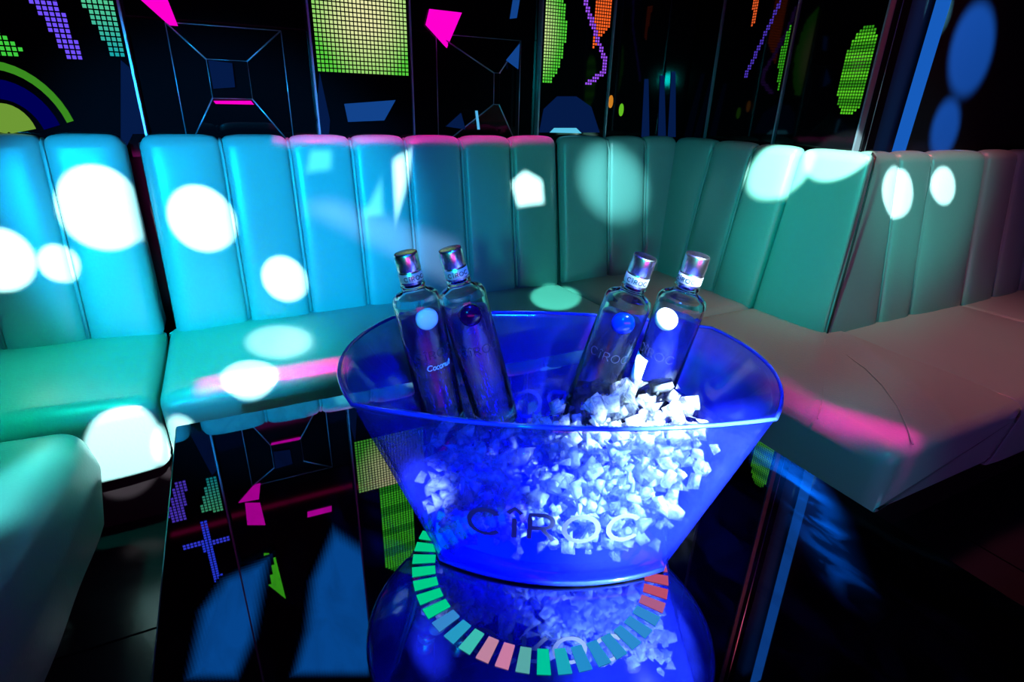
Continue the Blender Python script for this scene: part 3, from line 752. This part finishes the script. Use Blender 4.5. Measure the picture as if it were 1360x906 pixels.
# far left screen
vband = [wp(45, -20), wp(40, 0), wp(75, 50), wp(92, 82), wp(116, 82), wp(95, 40), wp(78, 0), wp(70, -20)]
tband = [wp(105, -10), wp(118, 20), wp(150, 75), wp(168, 76), wp(152, 0), wp(148, -10)]
garch = [wp(-10, 40), wp(0, 42), wp(30, 62), wp(32, 78), wp(-10, 80)]
gcurve = [mw(*p) for p in ((270, 600), (268, 655), (275, 722), (300, 790), (340, 840), (385, 868))]
def col_left(p):
    q2 = (p.x, p.z)
    if poly_in(q2, vband): return (0.16, 0.08, 0.95)
    if poly_in(q2, tband): return mixc((0.0, 0.35, 0.40), (0.15, 0.75, 0.2), max(0, min(1, (p.z - 1.13) * 4)))
    if poly_in(q2, garch): return (0.05, 0.6, 0.05)
    for a, b in zip(gcurve[:-1], gcurve[1:]):
        if p.z > 1.32 and seg_d(q2, a, b) < 0.0135: return (0.05, 0.10, 1.5)
    if p.z > 1.36 and seg_d(q2, mw(245, 723), mw(320, 705)) < 0.012: return (0.08, 0.1, 1.4)
    return None
t = screen('led_screen', 'led screen with violet and teal bands at the far left of the back wall', -0.66, -0.175, colf=col_left)
# curved reflections in the panel below the far left screen, painted as emissive arches
def arch(name, cpx, r0, r1, a0, a1, m, par, sq=1.25):
    c = on_y(cpx[0], cpx[1], YW - 0.022); n = 14; pts = []
    for k in range(n + 1):
        th = math.radians(a0 + (a1 - a0) * k / n); pts.append(c + UX * r1 * math.cos(th) + UZ * r1 * sq * math.sin(th))
    for k in range(n, -1, -1):
        th = math.radians(a0 + (a1 - a0) * k / n); pts.append(c + UX * r0 * math.cos(th) + UZ * r0 * sq * math.sin(th))
    vv = pts + [p + N_B * 0.004 for p in pts]; N = len(pts); ff = []
    for k in range(n):
        ff.append((k, k + 1, N - 2 - k, N - 1 - k)); ff.append((N + k, N + N - 1 - k, N + N - 2 - k, N + k + 1))
    for k in range(N): ff.append((k, (k + 1) % N, N + (k + 1) % N, N + k))
    o = pydata(name, vv, ff, m, par); fix_normals(o); return o
arch('reflection_arch', (14, 186), 0.136, 0.152, 15, 125, emit('green_reflection', (0.06, 0.36, 0.02), 0.7), t)
arch('reflection_arch', (14, 186), 0.080, 0.118, 15, 140, emit('deep_blue_reflection', (0.0, 0.0, 0.11), 0.8), t)
arch('reflection_arch', (12, 178), 0.004, 0.060, 10, 170, emit('lime_reflection', (0.22, 0.45, 0.05), 0.7), t)
slab('lit_or_reflection_patch', [on_y(*p, YW - 0.023) for p in ((160, 80), (172, 90), (197, 178), (176, 178), (160, 210))], N_B, 0.003, DIMREFL, t)  # dim blue reflection painted on the panel edge
done(t)
def led2(p):
    fx = (p.x - 0.31) / 0.30; q2 = (p.x, p.z)
    if p.z < 1.32 + 0.06:
        pale = max(0, 1 - ((fx - 0.55) ** 2 * 3 + max(0, 1.26 - p.z) * 5.5)); pale = max(0, min(1, pale))
        return mixc((0.10, 0.62, 0.05), (0.85, 0.85, 0.42), pale)
    if poly_in(q2, [mw(*a) for a in ((500, 620), (548, 640), (548, 760), (510, 750))]):
        return (0.08, 0.75, 0.03) if int(p.z * 26) % 3 else (0.03, 0.4, 0.02)
    return None
t = screen('led_screen', 'led screen glowing yellow-green, second from the left on the back wall', 0.305, 0.620, colf=led2)
slab('lit_or_reflection_patch', [on_y(*p, YW - 0.023) for p in ((457, 138), (525, 133), (510, 160), (462, 162))], N_B, 0.003, BLUEREFL, t)  # blue reflection below the diodes, painted as an emissive quad
slab('lit_or_reflection_patch', [on_y(*p, YW - 0.023) for p in ((424, 96), (434, 210), (438, 160), (420, 160))], N_B, 0.003, DIMREFL, t)
done(t)
vio = [wp(*p) for p in ((770, -30), (773, 0), (786, 45), (800, 82), (797, 96), (776, 112))]
def led3(p):
    q2 = (p.x, p.z); c = wp(705, 40)
    r = math.hypot((q2[0] - c[0]) / 0.135, (q2[1] - c[1]) / 0.21)
    if r < 1: return mixc((0.75, 0.80, 0.38), (0.08, 0.62, 0.04), max(0, min(1, r * 1.5 - 0.3)))
    for a, b in zip(vio[:-1], vio[1:]):
        if seg_d(q2, a, b) < 0.0095: return (0.32, 0.08, 0.85)
    if p.z > wp(800, 34)[1] - 0.25 * abs(p.x - wp(808, 0)[0]) * 5 and p.x > wp(788, 0)[0] and p.z < 1.6: return (1.0, 0.13, 0.02)
    return None
t = screen('led_screen', 'led screen with green half disc and violet line, third from left on back wall', 1.107, 1.420, colf=led3, pitch=0.0105)
slab('lit_or_reflection_patch', [on_y(*p, YW - 0.023) for p in ((716, 176), (722, 145), (740, 128), (765, 128), (785, 142), (796, 176))], N_B, 0.003, DIMREFL, t)
slab('lit_or_reflection_patch', [on_y(*p, YW - 0.027) for p in ((730, 176), (736, 170), (765, 170), (772, 177))], N_B, 0.003, emit('cyan_glint', (0.1, 0.55, 0.8), 1.0), t)  # painted cyan glint over the blue reflection patch
done(t)

# mirror pyramids between the screens
def pyramid(label, x0, x1, z0, z1, apex0, apex1, apz0, apz1, dep, span, extra):
    t = thing('mirror_panel', label, 'mirror panel', (x0, YW, z0), 'black mirror pyramid panels on the back wall')
    boxo('backing', (span[0], span[1], YW - 0.003, YW + 0.004, z0 - 0.02, z1 + 0.003), BLACKGLASS, t)
    o4 = [Vector((x0, YW - 0.004, z0)), Vector((x1, YW - 0.004, z0)), Vector((x1, YW - 0.004, z1)), Vector((x0, YW - 0.004, z1))]
    i4 = [Vector((apex0, YW - dep, apz0)), Vector((apex1, YW - dep, apz0)), Vector((apex1, YW - dep, apz1)), Vector((apex0, YW - dep, apz1))]
    for k in range(4):
        a, b, c, d = o4[k], o4[(k + 1) % 4], i4[(k + 1) % 4], i4[k]
        nn = (b - a).cross(d - a).normalized()
        slab('facet', [a, b, c, d], nn * -1, 0.003, BLACKGLASS, t)
        tube('edge_strip', [a, d], 0.0022, STEEL, t, 5)
        tube('edge_strip', [i4[k], i4[(k + 1) % 4]], 0.0016, STEEL, t, 5)
        tube('edge_strip', [a, b], 0.0016, STEEL, t, 5)
    if (apex1 - apex0) > 0.02: slab('facet', i4, N_B, 0.003, BLACKGLASS, t)
    for nm, poly, m, yy in extra: slab(nm, [on_y(px, py, yy) for px, py in poly], N_B, 0.003, m, t)
    return t
t = pyramid('black mirror pyramid panel with a magenta top corner, left of the yellow-green screen', -0.075, 0.225, 0.90, 1.235, 0.012, 0.117, 1.045, 1.145, 0.05,
        (-0.168, 0.300), [('lit_or_reflection_patch', ((283, 134), (333, 134), (337, 139), (286, 138)), PINKFACET, YW - 0.06),
         ('lit_or_reflection_patch', ((276, 80), (308, 84), (312, 116), (283, 118)), DIMREFL, YW - 0.06)])  # the dim blue quad paints a reflection on the pyramid
done(t)
t = thing('mirror_panel', 'flat black mirror panel with a magenta wedge above the left pyramid', 'mirror panel', (-0.17, YW, 1.24), 'black mirror panels on the back wall')
boxo('facet', (-0.165, 0.297, YW - 0.004, YW, 1.245, 2.66), BLACKGLASS, t)
slab('lit_or_reflection_patch', [on_y(*p, YW - 0.005) for p in ((180, -6), (220, -6), (237, 37), (228, 37))], N_B, 0.003, PINKFACET, t)
def up_facets(t, lst, y=YW - 0.006):
    for poly, m in lst:
        pp = [mirror_on_wall(px, py, y) for px, py in poly]
        pp = [p for p in pp]
        slab('lit_or_reflection_patch', pp, N_B, 0.003, m, t)
BLUEGLOW = emit('blue_upper_glow', (0.005, 0.16, 0.62), 0.85)
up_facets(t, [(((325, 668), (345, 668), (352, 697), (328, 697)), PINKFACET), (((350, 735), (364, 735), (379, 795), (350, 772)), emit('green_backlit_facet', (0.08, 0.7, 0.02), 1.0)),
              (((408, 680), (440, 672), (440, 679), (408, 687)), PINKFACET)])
def glow_zone(t, px, yy=YW - 0.007):  # soft blue light on the upper wall, painted as an emissive gradient
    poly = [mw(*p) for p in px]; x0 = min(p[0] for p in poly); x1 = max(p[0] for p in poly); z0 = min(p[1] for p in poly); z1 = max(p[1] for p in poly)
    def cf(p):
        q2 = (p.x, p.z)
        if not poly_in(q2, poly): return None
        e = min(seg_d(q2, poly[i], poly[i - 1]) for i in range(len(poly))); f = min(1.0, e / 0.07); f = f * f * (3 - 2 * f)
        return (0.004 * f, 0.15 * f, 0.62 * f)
    led_grid('painted_blue_glow', t, Vector((x0, yy, z0)), UX, UZ, int((x1 - x0) / 0.012), int((z1 - z0) / 0.012), 0.012, cf, N_B, 1.0)
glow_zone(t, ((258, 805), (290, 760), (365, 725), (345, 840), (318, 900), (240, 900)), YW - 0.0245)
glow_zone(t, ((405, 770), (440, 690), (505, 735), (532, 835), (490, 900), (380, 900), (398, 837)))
done(t)
t = pyramid('black mirror pyramid panel with a painted blue reflection in one corner, between the second and third screens', 0.715, 1.035, 0.90, 1.262, 0.905, 0.925, 1.05, 1.150, 0.06,
        (0.626, 1.100), [('lit_or_reflection_patch', ((672, 80), (690, 58), (688, 92)), BLUEREFL, YW - 0.045),
         ('lit_or_reflection_patch', ((592, 168), (612, 150), (618, 172)), DIMREFL, YW - 0.045), ('lit_or_reflection_patch', ((631, 147), (634, 147), (637, 172), (634, 172)), emit('cyan_glint_line', (0.1, 0.5, 0.9), 0.9), YW - 0.055)])  # blue reflections and a cyan glint painted on the facets
done(t)
t = thing('mirror_panel', 'flat black mirror panel with a magenta kite above the right pyramid', 'mirror panel', (0.63, YW, 1.27), 'black mirror panels on the back wall')
boxo('facet', (0.628, 1.098, YW - 0.004, YW, 1.268, 2.66), BLACKGLASS, t)
slab('lit_or_reflection_patch', [on_y(*p, YW - 0.012) for p in ((570, 12), (613, 17), (593, 64), (565, 33))], N_B, 0.003, PINKFACET, t)
slab('lit_or_reflection_patch', [on_y(*p, YW - 0.006) for p in ((681, 0), (690, 0), (686, 24), (677, 25))], N_B, 0.003, BLUEREFL, t)  # small blue reflection painted as a glowing quad
done(t)
t = thing('mirror_panel', 'tall plain black mirror panel beside the right inner corner of the wall', 'mirror panel', (1.43, YW, ZB), 'black mirror panels on the back wall')
boxo('facet', (1.428, 1.845, YW - 0.012, YW, ZB, 2.66), BLACKGLASS, t)
for (a, b, c, d) in ((856, 105, 862, 182), (877, 100, 884, 182), (892, 95, 897, 182)):
    slab('lit_or_reflection_patch', [on_y(*p, YW - 0.013) for p in ((a, b), (a + 5, b), (c, d), (c - 10, d))], N_B, 0.003, DIMREFL, t)  # vertical reflections in the black mirror, painted as dim emissive strips
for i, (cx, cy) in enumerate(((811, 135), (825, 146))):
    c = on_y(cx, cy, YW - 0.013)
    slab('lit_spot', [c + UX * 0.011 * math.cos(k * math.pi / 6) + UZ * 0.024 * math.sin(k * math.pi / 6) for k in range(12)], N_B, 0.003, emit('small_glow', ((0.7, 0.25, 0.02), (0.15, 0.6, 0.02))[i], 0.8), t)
done(t)

# right wall panels
N_R = Vector((-1, 0, 0)); UYm = Vector((0, -1, 0))
def rw(x, y): v = on_x(x, y, XW); return (v.y, v.z)
def rpanel(label, y0, y1, colf):
    t = thing('led_screen', label, 'led screen', (XW, y0, ZB), 'dark led screens on the side wall')
    boxo('glass_panel', (XW - 0.022, XW, y0 + 0.004, y1 - 0.004, ZB, 2.66), BLACKGLASS, t, 0.002, 1)
    boxo('edge_strip', (XW - 0.028, XW, y0 - 0.003, y0 + 0.003, ZB, 2.66), STEEL, t)
    if colf: led_grid('diodes', t, Vector((XW - 0.022, y1 - 0.01, 1.05)), UYm, UZ, int((y1 - y0 - 0.02) / 0.009), int(1.55 / 0.009), 0.009, colf, N_R)
    return t
def colr1(p):
    q2 = (p.y, p.z); c = rw(1075, 75)
    r = math.hypot((q2[0] - c[0]) / 0.10, (q2[1] - c[1]) / 0.17)
    if r < 1: return (0.03, 0.30, 0.01)
    if seg_d(q2, rw(1042, 5), rw(996, 102)) < 0.008 or seg_d(q2, rw(1060, -60), rw(1042, 5)) < 0.008: return (0.06, 0.03, 0.42)
    if poly_in(q2, [rw(*a) for a in ((1008, -20), (1018, -20), (1010, 25), (1004, 45))]): return (0.75, 0.10, 0.02)
    return None
def colr2(p):
    q2 = (p.y, p.z); a = rw(1145, 96)
    if q2[0] > rw(1130, 100)[0]: 
        pass
    r = math.hypot((q2[0] - a[0]) / 0.055, (q2[1] - a[1]) / 0.13)
    if r < 1: return mixc((0.03, 0.26, 0.01), (0.10, 0.62, 0.02), 0.5 + 0.5 * math.sin(p.z * 120))
    return None
t = rpanel('narrow black mirror panel deep in the inner corner of the side wall', 1.857, 2.0, None); t['category'] = 'mirror panel'; done(t)
t = rpanel('dark led screen with a dim green half disc and violet line on the side wall', 1.515, 1.855, colr1); done(t)
t = rpanel('dark led screen with a bright green half disc nearest the outer wall corner', 1.20, 1.512, colr2); done(t)
# panels on the inner wall beyond the outer corner
t = thing('light_column', 'wide blue light column on the black wall right of the outer corner', 'light column', (2.07, 1.2, ZB), 'blue light columns')
slab('diffuser', [Vector((2.02, 1.195, 0.88)), Vector((2.075, 1.195, 0.88)), Vector((2.135, 1.195, 2.6)), Vector((2.07, 1.195, 2.6))], (0, -1, 0), 0.012, emit('blue_column_glow', (0.01, 0.13, 0.62), 0.8), t)
done(t)
tag(tube('edge_strip', [(1.868, 1.19, 0.88), (1.868, 1.19, 2.66)], 0.0014, STEEL), 'thin steel strip on the outer wall corner', 'trim')
spot('blue_wall_spot', (1.5, -0.9, 2.5), on_y(1300, 60, 1.2), 1500, (0.02, 0.25, 1.0), rad=0.13, blend=0.3)
spot('blue_wall_spot', (1.5, -0.9, 2.5), on_y(1264, 165, 1.2), 1500, (0.02, 0.25, 1.0), rad=0.085, blend=0.3)
spot('cyan_wall_spot', (1.5, -0.9, 2.5), on_y(1257, 5, 1.2), 1200, (0.2, 0.9, 1.0), rad=0.06, blend=0.2)
